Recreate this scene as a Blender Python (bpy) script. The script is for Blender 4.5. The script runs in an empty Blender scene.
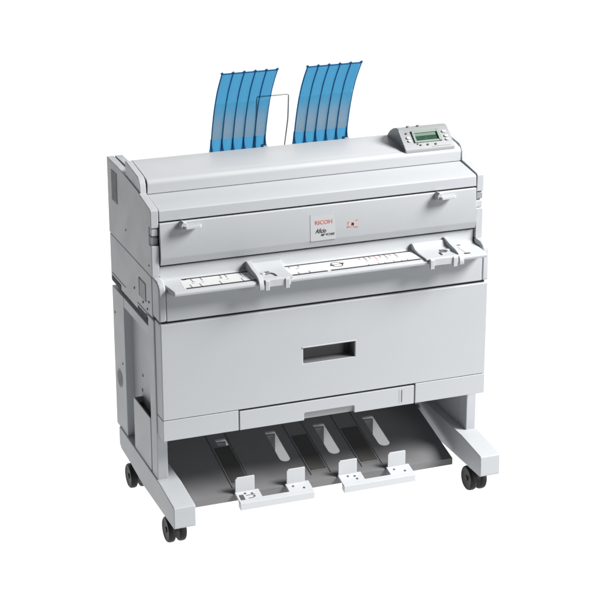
import bpy, bmesh, math, random
from mathutils import Vector, Matrix
random.seed(4)
S = bpy.context.scene
COL = S.collection
W = 1.08

# ------------------------------------------------------------------ materials
def newmat(name):
    m = bpy.data.materials.new(name); m.use_nodes = True
    nt = m.node_tree
    return m, nt, nt.nodes['Principled BSDF']

def surf(name, col, rough=0.5, var=0.03, vscale=6.0, bump=0.0, bscale=900.0, metal=0.0, spec=0.4, smudge=0.05):
    """painted metal / moulded plastic: faint colour drift, uneven gloss and a fine grain"""
    m, nt, p = newmat(name)
    N, L = nt.nodes, nt.links
    tc = N.new('ShaderNodeTexCoord')
    n1 = N.new('ShaderNodeTexNoise'); n1.inputs['Scale'].default_value = vscale; n1.inputs['Detail'].default_value = 5
    L.new(tc.outputs['Object'], n1.inputs['Vector'])
    mx = N.new('ShaderNodeMix'); mx.data_type = 'RGBA'
    a = [max(0, c * (1 - var)) for c in col]; b = [min(1, c * (1 + var)) for c in col]
    mx.inputs[6].default_value = (*a, 1); mx.inputs[7].default_value = (*b, 1)
    L.new(n1.outputs['Fac'], mx.inputs[0]); L.new(mx.outputs[2], p.inputs['Base Color'])
    n2 = N.new('ShaderNodeTexNoise'); n2.inputs['Scale'].default_value = vscale * 2.3; n2.inputs['Detail'].default_value = 6
    L.new(tc.outputs['Object'], n2.inputs['Vector'])
    mr = N.new('ShaderNodeMapRange')
    mr.inputs['From Min'].default_value = .3; mr.inputs['From Max'].default_value = .7
    mr.inputs['To Min'].default_value = rough - smudge; mr.inputs['To Max'].default_value = rough + smudge
    L.new(n2.outputs['Fac'], mr.inputs['Value']); L.new(mr.outputs['Result'], p.inputs['Roughness'])
    p.inputs['Metallic'].default_value = metal
    p.inputs['Specular IOR Level'].default_value = spec
    if bump > 0:
        n3 = N.new('ShaderNodeTexNoise'); n3.inputs['Scale'].default_value = bscale; n3.inputs['Detail'].default_value = 2
        L.new(tc.outputs['Object'], n3.inputs['Vector'])
        bp = N.new('ShaderNodeBump'); bp.inputs['Strength'].default_value = bump; bp.inputs['Distance'].default_value = .0006
        L.new(n3.outputs['Fac'], bp.inputs['Height']); L.new(bp.outputs['Normal'], p.inputs['Normal'])
    return m

PAINT = surf('grey_white_paint', (.425, .442, .462), .48, .012, 5, .25, 700)
PANELP = surf('panel_plastic', (.27, .28, .29), .45, .02, 8, .15, 900)
PAINT2 = surf('white_plastic', (.445, .46, .477), .42, .02, 8, .15, 900)
GREYP = surf('grey_plastic', (.27, .28, .29), .5, .04, 12, .2, 800)
RECESSG = surf('recess_plastic', (.14, .14, .145), .5, .05, 12, .2, 800)
DARKGREY = surf('dark_grey_plastic', (.085, .087, .09), .5, .05, 12, .2, 800)
SHADOWGAP = surf('black_gap', (.02, .02, .022), .7, .05, 12)
BLACK = surf('black_rubber', (.009, .009, .0095), .5, .15, 30, .3, 300, 0, .25)
TRAYM = surf('grey_tray_steel', (.165, .165, .17), .5, .05, 7, .2, 900, 0.0)
PADM = surf('dark_pad', (.062, .061, .057), .75, .12, 25, .5, 1200)
STOPM = surf('pale_stop_plastic', (.50, .515, .53), .4, .02, 9, .15, 900)
LABEL = surf('white_label', (.60, .605, .61), .45, .015, 9)
PLATE = surf('nameplate_white', (.44, .448, .458), .4, .02, 20)
INK = surf('black_ink', (.02, .02, .022), .5, .1, 40)
INKG = surf('grey_ink', (.13, .13, .14), .5, .1, 40)
RED = surf('red_ink', (.52, .11, .075), .5, .06, 40)
PINK = surf('pale_red_ink', (.48, .20, .18), .5, .06, 40)
GREEN = surf('display_glass', (.03, .068, .047), .18, .12, 14, 0, 1, 0, .6, .04)
GREENF = surf('display_bezel', (.225, .275, .24), .35, .03, 14)
STEEL = surf('wire_steel', (.33, .32, .30), .4, .05, 30, 0, 1, .1, .4)

def blue_acrylic(name, tint, gloss_col, diff):
    m, nt, p = newmat(name)
    N, L = nt.nodes, nt.links
    out = N['Material Output']
    tr = N.new('ShaderNodeBsdfTransparent'); tr.inputs['Color'].default_value = (*tint, 1)
    p.inputs['Base Color'].default_value = (*gloss_col, 1); p.inputs['Roughness'].default_value = .18
    ms = N.new('ShaderNodeMixShader')
    tc = N.new('ShaderNodeTexCoord'); nz = N.new('ShaderNodeTexNoise'); nz.inputs['Scale'].default_value = 9
    L.new(tc.outputs['Object'], nz.inputs['Vector'])
    mr = N.new('ShaderNodeMapRange'); mr.inputs['To Min'].default_value = diff - .03; mr.inputs['To Max'].default_value = diff + .03
    L.new(nz.outputs['Fac'], mr.inputs['Value']); L.new(mr.outputs['Result'], ms.inputs['Fac'])
    L.new(tr.outputs[0], ms.inputs[1]); L.new(p.outputs[0], ms.inputs[2]); L.new(ms.outputs[0], out.inputs['Surface'])
    return m
BLUE = blue_acrylic('clear_blue_acrylic', (.28, .60, .785), (.08, .24, .38), .18)
BLUED = blue_acrylic('blue_acrylic_rib', (.22, .45, .63), (.04, .15, .28), .30)

def painted_reflection():
    m = blue_acrylic('painted_reflection', (.97, .96, .95), (.40, .42, .44), .3)
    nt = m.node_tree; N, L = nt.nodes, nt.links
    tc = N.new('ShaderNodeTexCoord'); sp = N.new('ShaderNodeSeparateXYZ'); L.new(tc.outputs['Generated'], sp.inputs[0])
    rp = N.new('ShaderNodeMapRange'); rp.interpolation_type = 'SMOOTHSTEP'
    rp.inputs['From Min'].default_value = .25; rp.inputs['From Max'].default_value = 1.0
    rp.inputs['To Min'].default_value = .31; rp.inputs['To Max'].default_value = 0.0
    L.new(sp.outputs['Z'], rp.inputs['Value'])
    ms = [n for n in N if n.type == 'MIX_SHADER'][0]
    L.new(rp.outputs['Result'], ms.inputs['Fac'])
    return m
REFLECT = painted_reflection()  # grey fade that stands for reflections on the blue sheets

# ------------------------------------------------------------------ mesh building
class MB:
    def __init__(s): s.v = []; s.f = []; s.m = []
    def add(s, vs, fs, mi=0):
        o = len(s.v); s.v += [tuple(v) for v in vs]
        for f in fs: s.f.append([o + i for i in f]); s.m.append(mi)
        return s
    def prism(s, poly, a, b, axis, mi=0):
        """poly: outline in the two other axes; extruded along axis from a to b"""
        def P(p, t):
            return {'x': (t, p[0], p[1]), 'y': (p[0], t, p[1]), 'z': (p[0], p[1], t)}[axis]
        n = len(poly)
        vs = [P(p, a) for p in poly] + [P(p, b) for p in poly]
        fs = [list(range(n)), list(range(2 * n - 1, n - 1, -1))] + [[i, i + n, (i + 1) % n + n, (i + 1) % n] for i in range(n)]
        return s.add(vs, fs, mi)
    def box(s, x0, x1, y0, y1, z0, z1, mi=0):
        return s.prism([(x0, y0), (x1, y0), (x1, y1), (x0, y1)], z0, z1, 'z', mi)
    def cyl(s, c, r, a, b, axis, n=28, mi=0):
        poly = [(c[0] + r * math.cos(2 * math.pi * i / n), c[1] + r * math.sin(2 * math.pi * i / n)) for i in range(n)]
        return s.prism(poly, a, b, axis, mi)
    def tube(s, pts, r, n=10, mi=0):
        pts = [Vector(p) for p in pts]; rings = []
        for i, p in enumerate(pts):
            t = (pts[min(i + 1, len(pts) - 1)] - pts[max(i - 1, 0)]).normalized()
            u = t.cross(Vector((0.31, .2, .93)) if abs(t.z) < .9 else Vector((1, .1, 0))).normalized(); w = t.cross(u)
            rings.append([p + r * (math.cos(2 * math.pi * k / n) * u + math.sin(2 * math.pi * k / n) * w) for k in range(n)])
        vs = [q for g in rings for q in g]; fs = []
        for i in range(len(pts) - 1):
            for k in range(n): fs.append([i * n + k, i * n + (k + 1) % n, (i + 1) * n + (k + 1) % n, (i + 1) * n + k])
        fs += [list(range(n))[::-1], [(len(pts) - 1) * n + k for k in range(n)]]
        return s.add(vs, fs, mi)
    def text(s, body, x, y, z, height, width, shear=0.0, bold=0.0, mi=0, plane='xz'):
        """lettering, x from the left, fitted to the given width and cap height"""
        cu = bpy.data.curves.new('lettering', 'FONT'); cu.body = body; cu.shear = shear; cu.offset = bold; cu.size = 1
        cu.extrude = 0.0; cu.resolution_u = 3
        ob = bpy.data.objects.new('lettering', cu); COL.objects.link(ob)
        dg = bpy.context.evaluated_depsgraph_get(); me = bpy.data.meshes.new_from_object(ob.evaluated_get(dg))
        xs = [v.co.x for v in me.vertices]; ys = [v.co.y for v in me.vertices]
        sx = width / (max(xs) - min(xs)); sy = height / (max(ys) - min(ys))
        if plane == 'xz':
            vs = [(x + (v.co.x - min(xs)) * sx, y, z + (v.co.y - min(ys)) * sy) for v in me.vertices]
        else:
            vs = [(x + (v.co.x - min(xs)) * sx, y + (v.co.y - min(ys)) * sy, z) for v in me.vertices]
        s.add(vs, [list(p.vertices) for p in me.polygons], mi)
        bpy.data.objects.remove(ob); bpy.data.curves.remove(cu); bpy.data.meshes.remove(me)
        return s
    def xf(s, fn):
        s.v = [fn(*v) for v in s.v]; return s
    def mesh(s, name, mats):
        me = bpy.data.meshes.new(name); me.from_pydata(s.v, [], s.f)
        for i, m in enumerate(mats): me.materials.append(m)
        for p, mi in zip(me.polygons, s.m): p.material_index = mi
        bm = bmesh.new(); bm.from_mesh(me); bmesh.ops.recalc_face_normals(bm, faces=bm.faces); bm.to_mesh(me); bm.free()
        return me

WP = {}
def build(name, mb, mats, parent=None, bevel=0.0015, cut=None, smooth=False, seg=3):
    if not isinstance(mats, (list, tuple)): mats = [mats]
    me = mb.mesh(name, mats)
    ob = bpy.data.objects.new(name, me); COL.objects.link(ob)
    if cut is not None:
        cm = cut.mesh('cutter', mats); co = bpy.data.objects.new('cutter', cm); COL.objects.link(co)
        md = ob.modifiers.new('cut', 'BOOLEAN'); md.operation = 'DIFFERENCE'; md.object = co; md.solver = 'EXACT'
        dg = bpy.context.evaluated_depsgraph_get(); dg.update()
        me2 = bpy.data.meshes.new_from_object(ob.evaluated_get(dg))
        ob.modifiers.clear(); ob.data = me2; bpy.data.meshes.remove(me); me = me2; me.name = name
        bpy.data.objects.remove(co)
    vs = [v.co.copy() for v in me.vertices]
    lo = Vector([min(v[i] for v in vs) for i in range(3)]); hi = Vector([max(v[i] for v in vs) for i in range(3)])
    c = (lo + hi) / 2
    me.transform(Matrix.Translation(-c))
    WP[ob.name] = c
    if parent is not None:
        ob.parent = parent; ob.location = c - WP[parent.name]
    else:
        ob.location = c
    if bevel > 0:
        b = ob.modifiers.new('edge', 'BEVEL'); b.width = bevel; b.segments = seg; b.limit_method = 'ANGLE'
        b.angle_limit = math.radians(32); b.harden_normals = True
        me.shade_smooth()
    elif smooth:
        me.shade_smooth(); me.set_sharp_from_angle(angle=math.radians(40))
    return ob

def thing(name, loc, label, cat):
    o = bpy.data.objects.new(name, None); COL.objects.link(o); o.location = loc; o.empty_display_size = .1
    o['label'] = label; o['category'] = cat; WP[o.name] = Vector(loc)
    return o

def arc(cy, cz, r, a0, a1, n=6):
    return [(cy + r * math.cos(math.radians(a0 + (a1 - a0) * i / n)), cz + r * math.sin(math.radians(a0 + (a1 - a0) * i / n))) for i in range(n + 1)]

# ================================================================== PRINTER
PR = thing('wide_format_printer', (.54, .2, .334),
           'wide grey white plan printer with blue guides on its top and a green screen', 'printer')

def mirror(x0, x1, side):
    return (x0, x1) if side == 0 else (W - x1, W - x0)

# ---- upper housing
core = MB().box(.027, W - .027, .012, .45, .876, 1.03)
build('inner_housing', core, SHADOWGAP, PR, 0)
build('rear_cover', MB().box(.038, W - .038, .29, .468, .70, 1.045), PAINT, PR, .004)

for side in (0, 1):
    x0, x1 = mirror(0, .0235, side)
    prof = [(.47, .8425), (.47, 1.089), (.345, 1.087), (.285, 1.083), (.129, 1.070), (.108, 1.064), (.006, 1.0485), (0, 1.0435),
            (0, .991), (.0235, .991), (.0235, .936), (0, .936), (0, .8385)]
    sp = build('side_panel', MB().prism(prof, x0, x1, 'x'), PAINT, PR, .0022)
    lx0, lx1 = (x0 + .0015, x1 - .001)
    # latch in the front notch
    lat = MB().prism([(.007, .9375), (.007, .958), (.012, .964), (.0232, .964), (.0232, .9375)], lx0, lx1, 'x', 0)
    lat.prism([(.004, .966), (.0035, .984), (.007, .9895), (.0232, .9895), (.0232, .966)], lx0 + .001, lx1 - .0005, 'x', 1)
    build('release_latch', lat, [GREYP, PAINT] if side == 0 else [PAINT, GREYP], sp, .0012)
    if side == 0:
        # louvred vent near the rear top of the panel
        v = MB().box(-.0006, .004, .359, .4225, .962, 1.061, 0)
        for k in range(17):
            z = .966 + k * .0056
            v.box(-.0016, .001, .361, .4205, z, z + .0026, 1)
        build('vent_grille', v, [DARKGREY, GREYP], sp, 0)
        for (y, z) in ((.275, .905), (.03, .868)):
            build('screw', MB().cyl((y, z), .0035, -.0012, .002, 'x', 14), DARKGREY, sp, 0)
    # raised cap beside the top cover
    cx0, cx1 = mirror(.0035, .0225, side)
    cap = [(.272, 1.06), (.272, 1.1245), (.262, 1.127), (.138, 1.1115), (.124, 1.104), (.1155, 1.091), (.1135, 1.0575)]
    hc = build('hinge_cover', MB().prism(cap, cx0, cx1, 'x'), PAINT2, PR, .002)
    # rear strip of the same wall, behind the raised cap, split from the panel by a dark joint
    rx0, rx1 = mirror(.0255, .050, side)
    build('rear_corner_cap', MB().prism([(.289, .95), (.289, 1.086), (.300, 1.0905), (.466, 1.0905), (.466, .95)], rx0, rx1, 'x'), PAINT, PR, .002)

# ---- top cover
lid = [(.2795, 1.0610), (.2795, 1.1225), (.274, 1.1245), (.150, 1.1105), (.133, 1.1065)] + arc(.130, 1.0895, .0165, 84, 180, 8) + [(.1150, 1.0610)]
build('top_cover', MB().prism(lid, .0262, W - .0262, 'x'), PAINT2, PR, .0015)
# sloping deck in front of it, folding into the fascia
deck = [(.30, 1.0595), (.116, 1.0595), (.0075, 1.0455), (.001, 1.041), (0, 1.0085), (.30, 1.0085)]
build('front_deck', MB().prism(deck, .0255, W - .0255, 'x'), PAINT, PR, .0025)

# ---- front door
door = [(.009, 1.0038), (-.0005, 1.0038), (-.0025, 1.0015), (-.0078, .899), (-.0066, .8935), (-.0005, .8735), (.009, .8735)]
DR = build('front_door', MB().prism(door, .0262, W - .0262, 'x'), PAINT, PR, .0012)
def door_y(z): return -.0025 - .0053 * (1.0015 - z) / .1025
for hx in (.086, .911):
    h = MB()
    tab = [(hx + .004, -.004), (hx + .006, -.031), (hx + .012, -.035), (hx + .058, -.030), (hx + .062, -.026), (hx + .062, -.004)]
    h.prism(tab, .9865, .9965, 'z')
    h.prism([(hx, .9855), (hx - .001, 1.000), (hx + .006, 1.0085), (hx + .016, 1.0045), (hx + .019, .994), (hx + .013, .982)], -.027, -.002, 'y')
    build('door_handle', h, PAINT, DR, .0018)
# nameplate with its lettering
yb = -.0068
def on_door(x, y, z):  # y is height off the door face
    return (x, door_y(z) - y, z)
nb = MB(); nb.box(.499, .581, -.0002, .0006, .896, .977, 5)
nb.box(.4985, .5815, -.0002, .0009, .9762, .9775, 2)
nb.box(.4982, .4990, -.0002, .0008, .896, .977, 2)
nb.box(.5810, .5817, -.0002, .0008, .896, .977, 2)
nb.box(.499, .581, -.0002, .0008, .8955, .8962, 2)
nb.text('RICOH', .5135, .0010, .9455, .0125, .056, 0, .018, 3)
nb.text('Aficio', .5135, .0010, .9185, .0145, .036, .35, .020, 4)
nb.text('MP W2400', .532, .00105, .9085, .0078, .044, .25, .012, 4)
nb.xf(on_door)
build('nameplate', nb, [LABEL, INKG, PAINT, RED, INK, PLATE], DR, 0)
em = MB()
em.box(.6215, .6485, -.0002, .0006, .9255, .9455, 2)
em.prism([(.631, .9340), (.634, .9395), (.640, .9390), (.641, .9340), (.637, .9315)], 0, .0010, 'y', 0)
em.box(.6335, .6350, 0, .0010, .9290, .9415, 0)
em.box(.6385, .6400, 0, .0010, .9290, .9350, 0)
em.prism([(.618, .928), (.631, .9296), (.631, .9276), (.618, .926)], 0, .0010, 'y', 1)
em.prism([(.640, .9272), (.654, .9255), (.654, .9238), (.640, .9254)], 0, .0010, 'y', 1)
em.prism([(.645, .9455), (.653, .9468), (.653, .9452), (.645, .9440)], 0, .0010, 'y', 1)
em.prism([(.620, .941), (.626, .9430), (.626, .9414), (.620, .9395)], 0, .0010, 'y', 1)
em.xf(on_door)
build('emblem', em, [INK, RED, surf('emblem_tint', (.47, .40, .39), .45, .03, 30)], DR, 0)

# ---- control panel on the right of the top cover
cx0, cx1 = .866, 1.034
cprof = [(.118, 1.098), (.1175, 1.109), (.1195, 1.1135), (.177, 1.1595), (.186, 1.164), (.200, 1.164), (.222, 1.158), (.245, 1.146), (.263, 1.131), (.272, 1.112)]
CP = build('control_panel', MB().prism(cprof, cx0, cx1, 'x'), PANELP, PR, .0025)
# sloped face frame: u along x, v up the slope, h off the face
A = Vector((0, .1195, 1.1135)); B = Vector((0, .177, 1.1595)); dv = (B - A).normalized(); FL = (B - A).length
nrm = Vector((0, -dv.z, dv.y))
def face(x, v, h): q = A + dv * v + nrm * h; return (x, q.y, q.z)
side_trim = MB().prism([(.119, 1.100), (.1185, 1.1135), (.177, 1.161), (.181, 1.160), (.124, 1.111), (.124, 1.100)], cx0 - .0012, cx0 + .002, 'x')
build('side_trim', side_trim, GREYP, CP, 0)
fr = MB()
X0, X1, V0, V1 = .904, .998, .021, .0665
fr.box(X0, X1, V0, V0 + .0065, -.002, .0042); fr.box(X0, X1, V1 - .010, V1, -.002, .0052)
fr.box(X0, X0 + .0075, V0, V1, -.002, .0045); fr.box(X1 - .010, X1, V0, V1, -.002, .0058)
fr.xf(face); BZ = build('screen_bezel', fr, GREENF, CP, .001)
sc = MB().box(X0 + .007, X1 - .009, V0 + .006, V0 + .0255, -.001, .0012)
sc.box(X0 + .007, X1 - .009, V0 + .0255, V1 - .009, -.001, .0012, 2)
for r in range(2):
    for k in range(16):
        if random.random() < .75:
            sc.box(X0 + .012 + k * .0042, X0 + .0148 + k * .0042, V0 + .0105 + r * .008, V0 + .0145 + r * .008, .001, .0014, 1)
sc.xf(face); build('display_screen', sc, [GREEN, surf('display_segment', (.012, .05, .03), .3), surf('display_header', (.15, .20, .17), .25)], CP, 0)
for (x, v, r, mat) in ((.9205, .0115, .0032, DARKGREY), (.945, .0112, .0036, DARKGREY), (.972, .0108, .0036, DARKGREY), (.912, .0165, .0024, DARKGREY),
                       (.8865, .060, .0034, DARKGREY)):
    bt = MB().cyl((x, v), r, 0, .0025, 'z', 18).xf(face); build('key', bt, mat, CP, .0006)
for (x, v, a, b) in ((.8875, .042, .0062, .0048), (.8885, .030, .0058, .0042), (1.014, .055, .007, .0045), (1.0165, .037, .007, .0045), (1.0165, .024, .007, .004)):
    el = [(x + a * math.cos(t * math.pi / 12), v + b * math.sin(t * math.pi / 12)) for t in range(24)]
    ring = [(x + (a + .0014) * math.cos(t * math.pi / 12), v + (b + .0014) * math.sin(t * math.pi / 12)) for t in range(24)]
    bt = MB().prism(ring, -.001, .0008, 'z', 1).prism(el, 0, .0040, 'z', 0).xf(face); build('key', bt, [PAINT2, GREYP], CP, .0008)
for x in (.905, .940):
    build('key', MB().cyl((x, .194), .006, 1.160, 1.1685, 'z', 20), GREYP, CP, .0015)
mk = MB().box(.955, 1.02, .0022, .0034, 0, .0004).xf(face); build('printed_line', mk, INKG, CP, 0)

# ---- blue paper guides standing up behind the top cover
curve = [(1.02, .340), (1.06, .3405), (1.106, .340), (1.15, .3325), (1.19, .321), (1.23, .3075), (1.27, .291), (1.31, .270), (1.345, .2465), (1.378, .221)]
def gy(z):
    for (z0, y0), (z1, y1) in zip(curve, curve[1:]):
        if z <= z1: return y0 + (y1 - y0) * (z - z0) / (z1 - z0)
    return curve[-1][1]
for gx0, gx1 in ((.299, .477), (.575, .754)):
    n = 5; step = (gx1 - gx0) / n
    sheet = MB(); rows = [1.02 + (1.378 - 1.02) * i / 26 for i in range(27)]
    cols = [gx0 + (gx1 - gx0) * j / 30 for j in range(31)]
    def bow(x):  # each strip is slightly domed between its ribs
        t = ((x - gx0) / step) % 1.0
        return -.0035 * math.sin(math.pi * t)
    front = [(x, gy(z) + bow(x), z) for z in rows for x in cols]; back = [(x, y + .0018, z) for x, y, z in front]
    nc = len(cols); fs = []
    for i in range(len(rows) - 1):
        for j in range(nc - 1):
            q = [i * nc + j, i * nc + j + 1, (i + 1) * nc + j + 1, (i + 1) * nc + j]
            fs.append(q); fs.append([len(front) + k for k in q[::-1]])
    sheet.add(front + back, fs)
    g = build('paper_guide', sheet, BLUE, PR, 0, smooth=True)
    # grey reflection painted as a fading band over the lower half of the sheet
    for (za, zb, off, mat) in ((1.146, 1.270, -.0046, REFLECT),):
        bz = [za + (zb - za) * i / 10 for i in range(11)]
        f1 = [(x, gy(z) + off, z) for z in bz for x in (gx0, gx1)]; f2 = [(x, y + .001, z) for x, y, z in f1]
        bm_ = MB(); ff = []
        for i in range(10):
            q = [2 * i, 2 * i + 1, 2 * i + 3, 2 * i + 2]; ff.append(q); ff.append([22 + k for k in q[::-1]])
        bm_.add(f1 + f2, ff); build('reflection_band', bm_, mat, g, 0, smooth=True)
    for k in range(n + 1):
        x = gx0 + step * k
        rb = MB().tube([(x, gy(z) - .0045, z) for z in rows], .0021, 8); rb.prism([(x - .0095, 1.095), (x + .0095, 1.095), (x + .0045, 1.118), (x + .0012, 1.148), (x - .0012, 1.148), (x - .0045, 1.118)], .3325, .3350, 'y'); rb.tube([(x - .002, .2215, 1.3785), (x + .005, .2195, 1.382)], .0034, 8)
        build('rib', rb, BLUED, g, 0, smooth=True)
    build('top_edge', MB().tube([(gx0 - .001, .221, 1.378), (gx1 + .003, .221, 1.378)], .0024, 8), BLUED, g, 0, smooth=True)
    build('mounting_clip', MB().box(gx0 + .17, gx0 + .186, .325, .352, 1.03, 1.112), GREYP, g, .002)
wire = [(.447, .343, 1.03), (.447, .343, 1.10), (.455, .343, 1.262)] + [(.456 + .003 * k, .343, 1.2665 + .0005 * k) for k in range(3)] + [(.556, .343, 1.268), (.5605, .343, 1.265), (.5605, .343, 1.255), (.558, .343, 1.19), (.546, .343, 1.10), (.546, .343, 1.03)]
build('wire_guide', MB().tube(wire, .0023, 10), STEEL, PR, 0, smooth=True)

# ---- feed table
build('feed_slot_back', MB().box(.027, W - .027, .16, .28, .80, .878), GREYP, PR, 0)
tab = [(.20, .8045), (.20, .860), (.020, .867), (.009, .8675), (.0078, .866), (.009, .834), (.006, .8265), (-.001, .8235), (-.099, .8235), (-.1045, .8215), (-.1065, .817), (-.1055, .811), (-.100, .8080), (-.060, .8035)]
FT = build('feed_table', MB().prism(tab, .0262, W - .0275, 'x').xf(lambda x, y, z: (x + (.0105 if x < .5 else -.006) * min(1, max(0, (-.035 - y) / .06)), y, z)), PAINT2, PR, .0015)
# printed size scale
zl = .8238; yF, yB = -.085, -.004
scl = MB()
scl.prism([(.083, yB + .003), (.072, yF + .002), (.835, yF + .002), (.835, yB + .003)], .8232, zl, 'z', 0)
scl.prism([(.945, yB + .003), (.940, yF + .002), (1.000, yF + .002), (1.012, yB + .003)], .8232, zl, 'z', 0)
def line(x0, x1, y, w=.0085, mi=1): scl.box(x0, x1, y - w / 2, y + w / 2, .8234, zl + .0003, mi)
def tick(x, y0, y1, w=.0028, mi=2): scl.box(x - w / 2, x + w / 2, min(y0, y1), max(y0, y1), .8234, zl + .0003, mi)
line(.098, .305, yB); line(.079, .30, yF, .0085); line(.415, .83, yB); line(.41, .523, yF, .0085); line(.535, .83, yF, .0085)
for x in (.955, .972, .990): line(x, x + .013, yB, .0085)
line(.945, .97, yF, .0085); line(.977, .998, yF, .0085)
line(.088, .102, yB - .001, .012)
for x in (.115, .145, .205, .222, .268): tick(x, yB, yB - .028)
for x in (.098, .128, .190, .258, .282): tick(x, yF, yF + .030)
for x in (.425, .455): tick(x, yB, yB - .020)
for x in (.435, .47): tick(x, yF, yF + .020)
for i, x in enumerate((.655, .672, .689, .706, .723, .740, .757, .774)): tick(x, yB, yB - (.034 if i % 2 else .022), .003, 3 if i % 3 == 0 else 2)
for i, x in enumerate((.66, .695, .715, .745, .77, .79)): tick(x, yF, yF + (.018 if i % 2 else .012), .0028, 3 if i % 2 else 2)
for x in (.965, .985): tick(x, yB, yF, .0022)
for x in (.108, .138, .215, .262, .664, .698, .732, .766): scl.box(x, x + .007, -.048, -.045, .8234, zl + .0003, 3 if x > .5 else 2)
for x in (.112, .196, .275, .44): scl.box(x, x + .010, -.035, -.0325, .8234, zl + .0003, 2)
# looped arrow mark in the middle
for a0, a1, rx, ry, cy in ((20, 200, .017, .017, -.037), (200, 380, .017, .017, -.043)):
    pts = []
    for k in range(9):
        a = math.radians(a0 + (a1 - a0) * k / 8); pts.append((.571 + rx * math.cos(a), cy + ry * math.sin(a)))
    for p, q in zip(pts, pts[1:]):
        d = Vector((q[0] - p[0], q[1] - p[1])).normalized() * .0015; nn = (-d.y, d.x)
        scl.prism([(p[0] + nn[0], p[1] + nn[1]), (q[0] + nn[0], q[1] + nn[1]), (q[0] - nn[0], q[1] - nn[1]), (p[0] - nn[0], p[1] - nn[1])], .8234, zl + .0003, 'z', 1)
scl.prism([(.583, -.030), (.598, -.033), (.588, -.046)], .8234, zl + .0003, 'z', 1)
scl.prism([(.560, -.049), (.545, -.046), (.556, -.034)], .8234, zl + .0003, 'z', 1)
scl.box(.553, .590, -.0405, -.0385, .8234, zl + .0003, 1)
build('size_scale', scl, [LABEL, INK, INKG, PINK], FT, 0)
# sliding paper guides
def slide(rx, px0, px1, s):
    g = MB()
    # curved fence
    fen = [(.0085, .8245), (.0085, .852), (.004, .854), (-.012, .8515), (-.040, .845), (-.080, .840), (-.103, .834), (-.114, .824), (-.1185, .810), (-.116, .800), (-.1095, .799), (-.1095, .8155), (-.103, .8245)]
    g.prism(fen, rx - .0075, rx + .0075, 'x')
    # flat carriage beside it
    pl = [(.0075, .8246), (.0075, .8455), (.001, .8465), (-.006, .8435), (-.022, .8335), (-.048, .8302), (-.1085, .8300), (-.1085, .8246)]
    g.prism(pl, px0, px1, 'x')
    g.box(px0 + .01, px1 - .01, -.1135, -.1075, .806, .8285)
    for hx in (px0 + .018, px1 - .022): g.prism([(-.1175, .797), (-.1175, .826), (-.1135, .829), (-.107, .829), (-.107, .797)], hx - .007, hx + .007, 'x')
    o = build('sliding_guide', g, PAINT2, FT, .0018)
    k = MB()
    lx = rx + s * .022
    k.cyl((lx, -.058), .0075, .8298, .8345, 'z', 20, 0)
    build('guide_lock', k, [PAINT2, DARKGREY], o, .0006)
    k = MB()
    k.prism([(lx + s * .008, -.0480), (lx + s * .024, -.0475), (lx + s * .024, -.0540), (lx + s * .008, -.0545)], .8298, .8325, 'z', 1)
    build('guide_lock_slot', k, [PAINT2, DARKGREY], o, .0006)
    k = MB()
    k.prism([(lx + s * .008, -.066), (lx + s * .026, -.060), (lx + s * .034, -.070), (lx + s * .036, -.092), (lx + s * .031, -.092), (lx + s * .029, -.074), (lx + s * .024, -.066), (lx + s * .008, -.071)], .8298, .8325, 'z', 1)
    build('release_lever', k, [PAINT2, DARKGREY], o, .0006)
slide(.302, .302, .405, 1)
slide(.955, .838, .955, -1)

# ---- lower housing below the feed table
cov = [(.010, .7165), (.010, .8195), (-.040, .8195), (-.050, .817), (-.0555, .810), (-.0565, .795), (-.0565, .7165)]
build('body_front_cover', MB().prism(cov, .0244, W - .0244, 'x'), PAINT, PR, .003)
capp = [(.0105, .7165), (.0105, .8375), (.004, .8395), (-.030, .8375), (-.046, .8335), (-.054, .826), (-.0575, .812), (-.0575, .7165)]
for side in (0, 1):
    x0, x1 = mirror(.0012, .0242, side)
    build('end_cap', MB().prism(capp, x0, x1, 'x'), PAINT, PR, .006, seg=4)
build('body_core', MB().box(.022, W - .022, .0125, .462, .667, .803), SHADOWGAP, PR, 0)
build('gap_filler', MB().box(.012, W - .012, -.048, .05, .704, .7175), SHADOWGAP, PR, 0)
for side in (0, 1):
    x0, x1 = mirror(0.0008, .0215, side)
    low = [(.468, .684), (.468, .8395), (.0135, .8355), (.0135, .709), (.068, .709), (.070, .690), (.080, .684)]
    sp = build('lower_side_panel', MB().prism(low, x0, x1, 'x'), PAINT, PR, .0018)
    if side == 0:
        pl = MB().box(-.0004, .003, .075, .146, .738, .795, 0)
        pl.box(-.0008, .0, .078, .143, .7405, .7925, 1)
        pl.box(-.0012, .0, .138, .146, .738, .795, 2)
        build('socket_plate', pl, [DARKGREY, GREYP, DARKGREY], sp, 0)
        build('grip_slot', MB().box(-.0006, .004, .355, .455, .6845, .700), SHADOWGAP, sp, 0)
        build('grip_slot', MB().box(-.0006, .004, .072, .165, .6845, .699), SHADOWGAP, sp, 0)
        build('joint_line', MB().box(-.0006, .003, .30, .455, .7085, .7105), GREYP, sp, 0)
        build('grip_ledge', MB().box(-.0012, .003, .075, .170, .7005, .7055), PAINT2, sp, 0)
        for (y, z) in ((.108, .727), (.045, .748), (.20, .742), (.062, .72)):
            build('screw', MB().cyl((y, z), .004, -.0012, .002, 'x', 14), DARKGREY, sp, 0)

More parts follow.
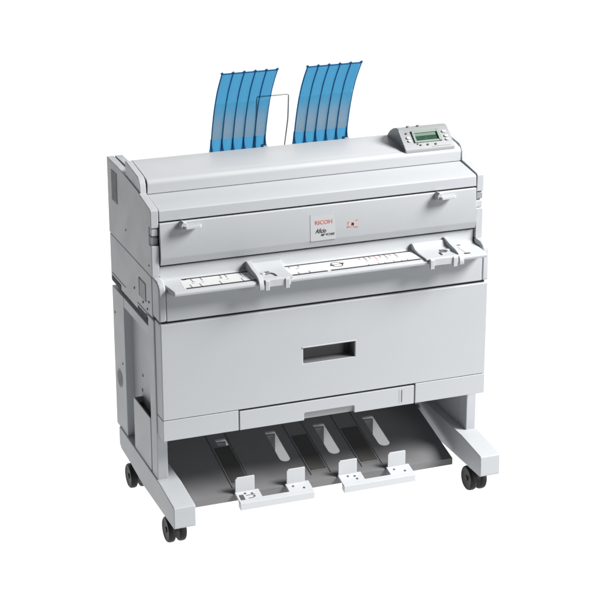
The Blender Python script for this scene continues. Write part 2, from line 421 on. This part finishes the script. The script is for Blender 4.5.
# ---- roll drawer
yd = -.0593
dz0, dz1 = .4025, .7085
hx0, hx1, hz0, hz1 = .455, .626, .522, .575
DW = build('roll_drawer', MB().box(.0036, W - .0036, yd, .0, dz0, dz1), PAINT, PR, .003, cut=MB().box(hx0, hx1, yd - .02, .03, hz0, hz1))
rc = MB()
t = .003
rc.box(hx0 - t, hx1 + t, -.014, -.010, hz0 - t, hz1 + t)
rc.box(hx0 - t, hx0 + .0006, yd + .004, -.012, hz0 - t, hz1 + t); rc.box(hx1 - .0006, hx1 + t, yd + .004, -.012, hz0 - t, hz1 + t)
rc.box(hx0, hx1, yd + .004, -.012, hz0 - t, hz0 + .0006); rc.box(hx0, hx1, yd + .004, -.012, hz1 - .0006, hz1 + t)
build('handle_recess', rc, RECESSG, DW, 0)
build('handle_lip', MB().box(hx0 - .004, hx1 + .004, yd - .0022, yd + .003, hz1 - .0005, hz1 + .0035), PAINT2, DW, .001)
build('cabinet_body', MB().box(.036, W - .036, .0005, .455, .336, .666), PAINT, PR, 0)
# lower strip: two fixed ends and the wide tray cover between them
lz0, lz1 = .334, .4005
for a, b in ((.0036, .2435), (.8335, W - .0036)):
    build('lower_end_cover', MB().box(a, b, yd, .0, lz0, lz1), PAINT, PR, .002)
build('strip_backing', MB().box(.05, W - .05, yd + .012, -.001, lz0 + .001, .404), SHADOWGAP, PR, 0)
tc = MB().box(.2475, .8295, yd + .0006, yd + .0115, lz0 - .0005, .3955)
TC = build('tray_cover', tc, PAINT, PR, .0015, cut=MB().prism([(.458, .30), (.458, .355), (.4605, .3585), (.6235, .3585), (.626, .355), (.626, .30)], yd - .02, yd + .05, 'y'))
build('grip_recess', MB().prism([(yd + .011, .359), (yd + .0045, .359), (yd + .0105, .341), (yd + .0108, .335), (yd + .0118, .335)], .4575, .6265, 'x'), GREYP, TC, 0)
build('cover_mark', MB().box(.786, .7885, yd - .0002, yd + .003, .345, .386, 0).box(.7785, .7800, yd - .0001, yd + .003, .343, .388, 1), [INKG, PAINT2], TC, 0)

# ================================================================== STAND
ST = thing('printer_stand', (.54, .12, 0), 'grey white wheeled stand with a sloping dark paper tray between its feet', 'stand')
for side in (0, 1):
    x0, x1 = mirror(.0, .034, side)
    build('upright', MB().box(x0, x1, .002, .060, .150, .7035), PAINT, ST, .003)
    x0, x1 = mirror(-.004, .065, side)
    foot = [(-.173, .098), (-.1715, .1625), (-.165, .1655), (-.030, .1815), (.42, .1905), (.424, .186), (.424, .128), (.405, .116), (.30, .110), (.16, .0945), (-.168, .0935)]
    build('foot', MB().prism(foot, x0, x1, 'x'), PAINT, ST, .004)
    # side wall: rear panel, header, recessed web and an outer pocket plate
    x0, x1 = mirror(.0005, .030, side)
    rp = build('rear_side_panel', MB().box(x0, x1, .335, .462, .186, .6655), PAINT, ST, .002)
    x0, x1 = mirror(.0012, .030, side)
    build('header_panel', MB().box(x0, x1, .0605, .3345, .634, .6655), PAINT, ST, .0015)
    x0, x1 = mirror(.029, .035, side)
    wb = build('recessed_web', MB().box(x0, x1, .0605, .345, .183, .64), PAINT, ST, .0)
    x0, x1 = mirror(.0, .004, side)
    dp = MB().box(x0, x1, .068, .246, .184, .360)
    xa, xb = mirror(.0, .0285, side)
    dp.box(xa, xb, .246, .250, .184, .360)
    PK = build('side_pocket', dp, PAINT, ST, .001)
    xa, xb = mirror(.004, .0288, side)
    build('pocket_lining', MB().box(xa, xb, .0615, .2455, .186, .340), SHADOWGAP, PK, 0)
    if side == 0:
        build('finger_hole', MB().cyl((.405, .365), .031, -.0006, .003, 'x', 30).cyl((.405, .365), .026, -.001, .002, 'x', 30, 1), [GREYP, DARKGREY], rp, 0)
        build('screw', MB().cyl((.437, .581), .0038, -.0008, .004, 'x', 14), DARKGREY, rp, 0)
        build('screw', MB().cyl((.365, .43), .0038, -.0008, .004, 'x', 14), DARKGREY, rp, 0)
        for (y, z, r) in ((.235, .435, .005), (.245, .382, .006), (.125, .418, .006), (.108, .402, .006)):
            build('bolt_hole', MB().cyl((y, z), r, .0278, .031, 'x', 16), DARKGREY, wb, 0)
build('added_back_panel', MB().box(.036, W - .036, .425, .432, .12, .42), PAINT, ST, 0)  # unseen panel, added to keep light from behind off the tray

build('cross_beam', MB().box(.0655, W - .0655, .292, .330, .024, .150), LABEL, ST, .003)
# casters
for cx in (.030, W - .030):
    for cy in (-.060, .352):
        fk = MB().cyl((cx, cy + .01), .011, .072, .0965, 'z', 20)
        fk.cyl((cx, cy + .01), .021, .088, .0955, 'z', 24)
        hood = arc(cy, .041, .0375, 10, 170, 12) + arc(cy, .041, .012, 170, 10, 6)
        fk.prism(hood, cx - .008, cx + .008, 'x')
        c = build('caster', fk, BLACK, ST, .001)
        for s in (-1, 1):
            r = .041; o = .0175 * s
            rim = MB()
            n = 36
            prof = [(.0, .010), (.030, .010), (.036, .0115), (.0395, .009), (.041, .004), (.041, -.004), (.0395, -.009), (.036, -.0115), (.030, -.010), (0, -.010)]
            vs = [(cx + o + p[1], cy + p[0] * math.cos(2 * math.pi * k / n), .041 + p[0] * math.sin(2 * math.pi * k / n)) for p in prof for k in range(n)]
            fs = [[i * n + k, i * n + (k + 1) % n, (i + 1) * n + (k + 1) % n, (i + 1) * n + k] for i in range(len(prof) - 1) for k in range(n)]
            rim.add(vs, fs)
            rim.cyl((cy, .041), .009, cx + o - .0125, cx + o + .0125, 'x', 18)
            build('wheel', rim, BLACK, c, 0, smooth=True)

# ---- sloping output tray
def tz(y): return .090 + .25 * y
def slope(x, y, h): return (x, y, tz(y) + h)
tp = MB(); yb0, yb1 = .0, .40
tp.prism([(.0, tz(0) - .022), (.0, tz(0)), (.40, tz(.40)), (.40, tz(.40) - .004), (.006, tz(.006) - .0045), (.004, tz(0) - .022)], .068, 1.000, 'x')
cut = MB()
SL = [(.274, .311), (.446, .482), (.615, .655), (.792, .832)]
for a, b in SL:
    c, r = (a + b) / 2, (b - a) / 2
    poly = [(a, .273), (b, .273)] + [(c + r * math.cos(math.radians(-k * 15)), .133 + r * math.sin(math.radians(-k * 15))) for k in range(13)]
    cut.prism(poly, .02, .30, 'z')
TR = build('output_tray', tp, TRAYM, ST, .0, cut=cut)
for a, b in SL[0:]:
    fl = MB().box(a - .012, a + .92 * (b - a), .262, .268, .085, .1500)
    fl.box(a - .012, a - .008, .12, .2625, .085, .114)
    build('slot_flange', fl, DARKGREY, TR, 0)
for a, b in ((.256, .310), (.523, .577), (.698, .756)):
    st = MB().box(a - .004, b + .004, .045, .235, .0003, .0022, 0)
    st.box(a, b, .050, .228, .001, .0034, 1)
    st.box(a - .006, a - .003, .03, .39, .0003, .0026, 0).box(b + .006, b + .0085, .03, .39, .0003, .0026, 0)
    st.xf(slope); build('sliding_strip', st, [TRAYM, PADM], TR, .0006)
for a, b in ((.2475, .495), (.5955, .843)):
    st = MB()
    pad = .079
    for p0, p1 in ((a, a + pad), (b - pad, b)):
        st.box(p0, p1, -.054, .002, .0015, .0065)
    st.box(a, b, -.056, -.036, -.0165, .0064)
    for p0, p1 in ((a + .002, a + .066), (b - .074, b - .012)):
        h = .056
        st.prism([(p0, .0015), (p0, h - .006), (p0 + .006, h), (p1 - .002, h), (p1, h - .002), (p1, .0015)], -.001, .003, 'y')
    st.xf(slope); so = build('paper_stop', st, STOPM, TR, .0018)
    for (x, y) in ((a + .030, -.012), (a + .055, -.030), (a + .052, -.016), (b - .058, -.016), (b - .026, -.030)):
        build('screw', MB().cyl((x, y), .0035, .006, .0078, 'z', 14).xf(slope), DARKGREY, so, 0)
    if a < .4:
        sc = MB()
        sc.box(a + .008, a + .022, -.040, -.016, .006, .0074)
        sc.box(a + .030, a + .060, -.0225, -.0205, .006, .0072).box(a + .034, a + .052, -.037, -.035, .006, .0072)
        sc.xf(slope); build('printed_mark', sc, DARKGREY, so, 0)

# ================================================================== SETTING
# white floor sweep curving up behind the machine; glow added to wash out shadows
m, nt, p = newmat('glowing_white_floor')
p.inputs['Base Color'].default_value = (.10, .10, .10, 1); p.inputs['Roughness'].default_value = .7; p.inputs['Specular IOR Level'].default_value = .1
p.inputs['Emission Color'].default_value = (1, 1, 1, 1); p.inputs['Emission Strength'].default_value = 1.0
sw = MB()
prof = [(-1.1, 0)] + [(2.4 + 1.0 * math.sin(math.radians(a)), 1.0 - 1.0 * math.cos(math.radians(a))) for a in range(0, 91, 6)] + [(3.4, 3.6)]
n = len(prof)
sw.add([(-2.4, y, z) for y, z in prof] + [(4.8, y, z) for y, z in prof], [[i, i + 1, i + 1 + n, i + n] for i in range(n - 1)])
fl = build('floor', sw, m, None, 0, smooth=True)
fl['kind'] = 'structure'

w = bpy.data.worlds.new('World'); S.world = w; w.use_nodes = True
w.node_tree.nodes['Background'].inputs['Color'].default_value = (.95, .97, 1, 1)
w.node_tree.nodes['Background'].inputs['Strength'].default_value = .08

def lamp(name, loc, target, size, power, col):
    l = bpy.data.lights.new(name, 'AREA'); l.shape = 'DISK'; l.size = size; l.energy = power; l.color = col
    o = bpy.data.objects.new(name, l); COL.objects.link(o); o.location = loc
    o.rotation_euler = (Vector(target) - Vector(loc)).to_track_quat('-Z', 'Y').to_euler()
    return o
lamp('softbox_lamp', (4.3, -2.0, 4.15), (.54, .1, .8), 2.2, 655, (1, .99, .975))
lamp('front_fill_lamp', (3.3, -4.4, 1.5), (.54, 0, .7), 2.0, 62, (.97, .985, 1))  # unseen fill lamp, added to brighten the front faces

# ================================================================== CAMERA
cd = bpy.data.cameras.new('camera'); cam = bpy.data.objects.new('camera', cd); COL.objects.link(cam); S.camera = cam
yaw, pitch, roll, f = -0.3664, -0.3474, -0.0008, 1859.69
cy, sy, cp, sp = math.cos(yaw), math.sin(yaw), math.cos(pitch), math.sin(pitch)
fw = Vector((-sy * cp, cy * cp, sp)); r0 = Vector((cy, sy, 0)); u0 = r0.cross(fw)
r = math.cos(roll) * r0 + math.sin(roll) * u0; u = math.cos(roll) * u0 - math.sin(roll) * r0
M = Matrix((r, u, -fw)).transposed().to_4x4(); M.translation = Vector((-1.4484, -4.991, 2.6447))
cam.matrix_world = M
cd.sensor_width = 36; cd.lens = f * 36 / 600; cd.clip_end = 60; cd.clip_start = .05

S.view_settings.view_transform = 'Standard'; S.view_settings.look = 'None'
S.view_settings.exposure = 0.14; S.view_settings.gamma = 1
S.render.engine = 'CYCLES'
S.cycles.transparent_max_bounces = 24
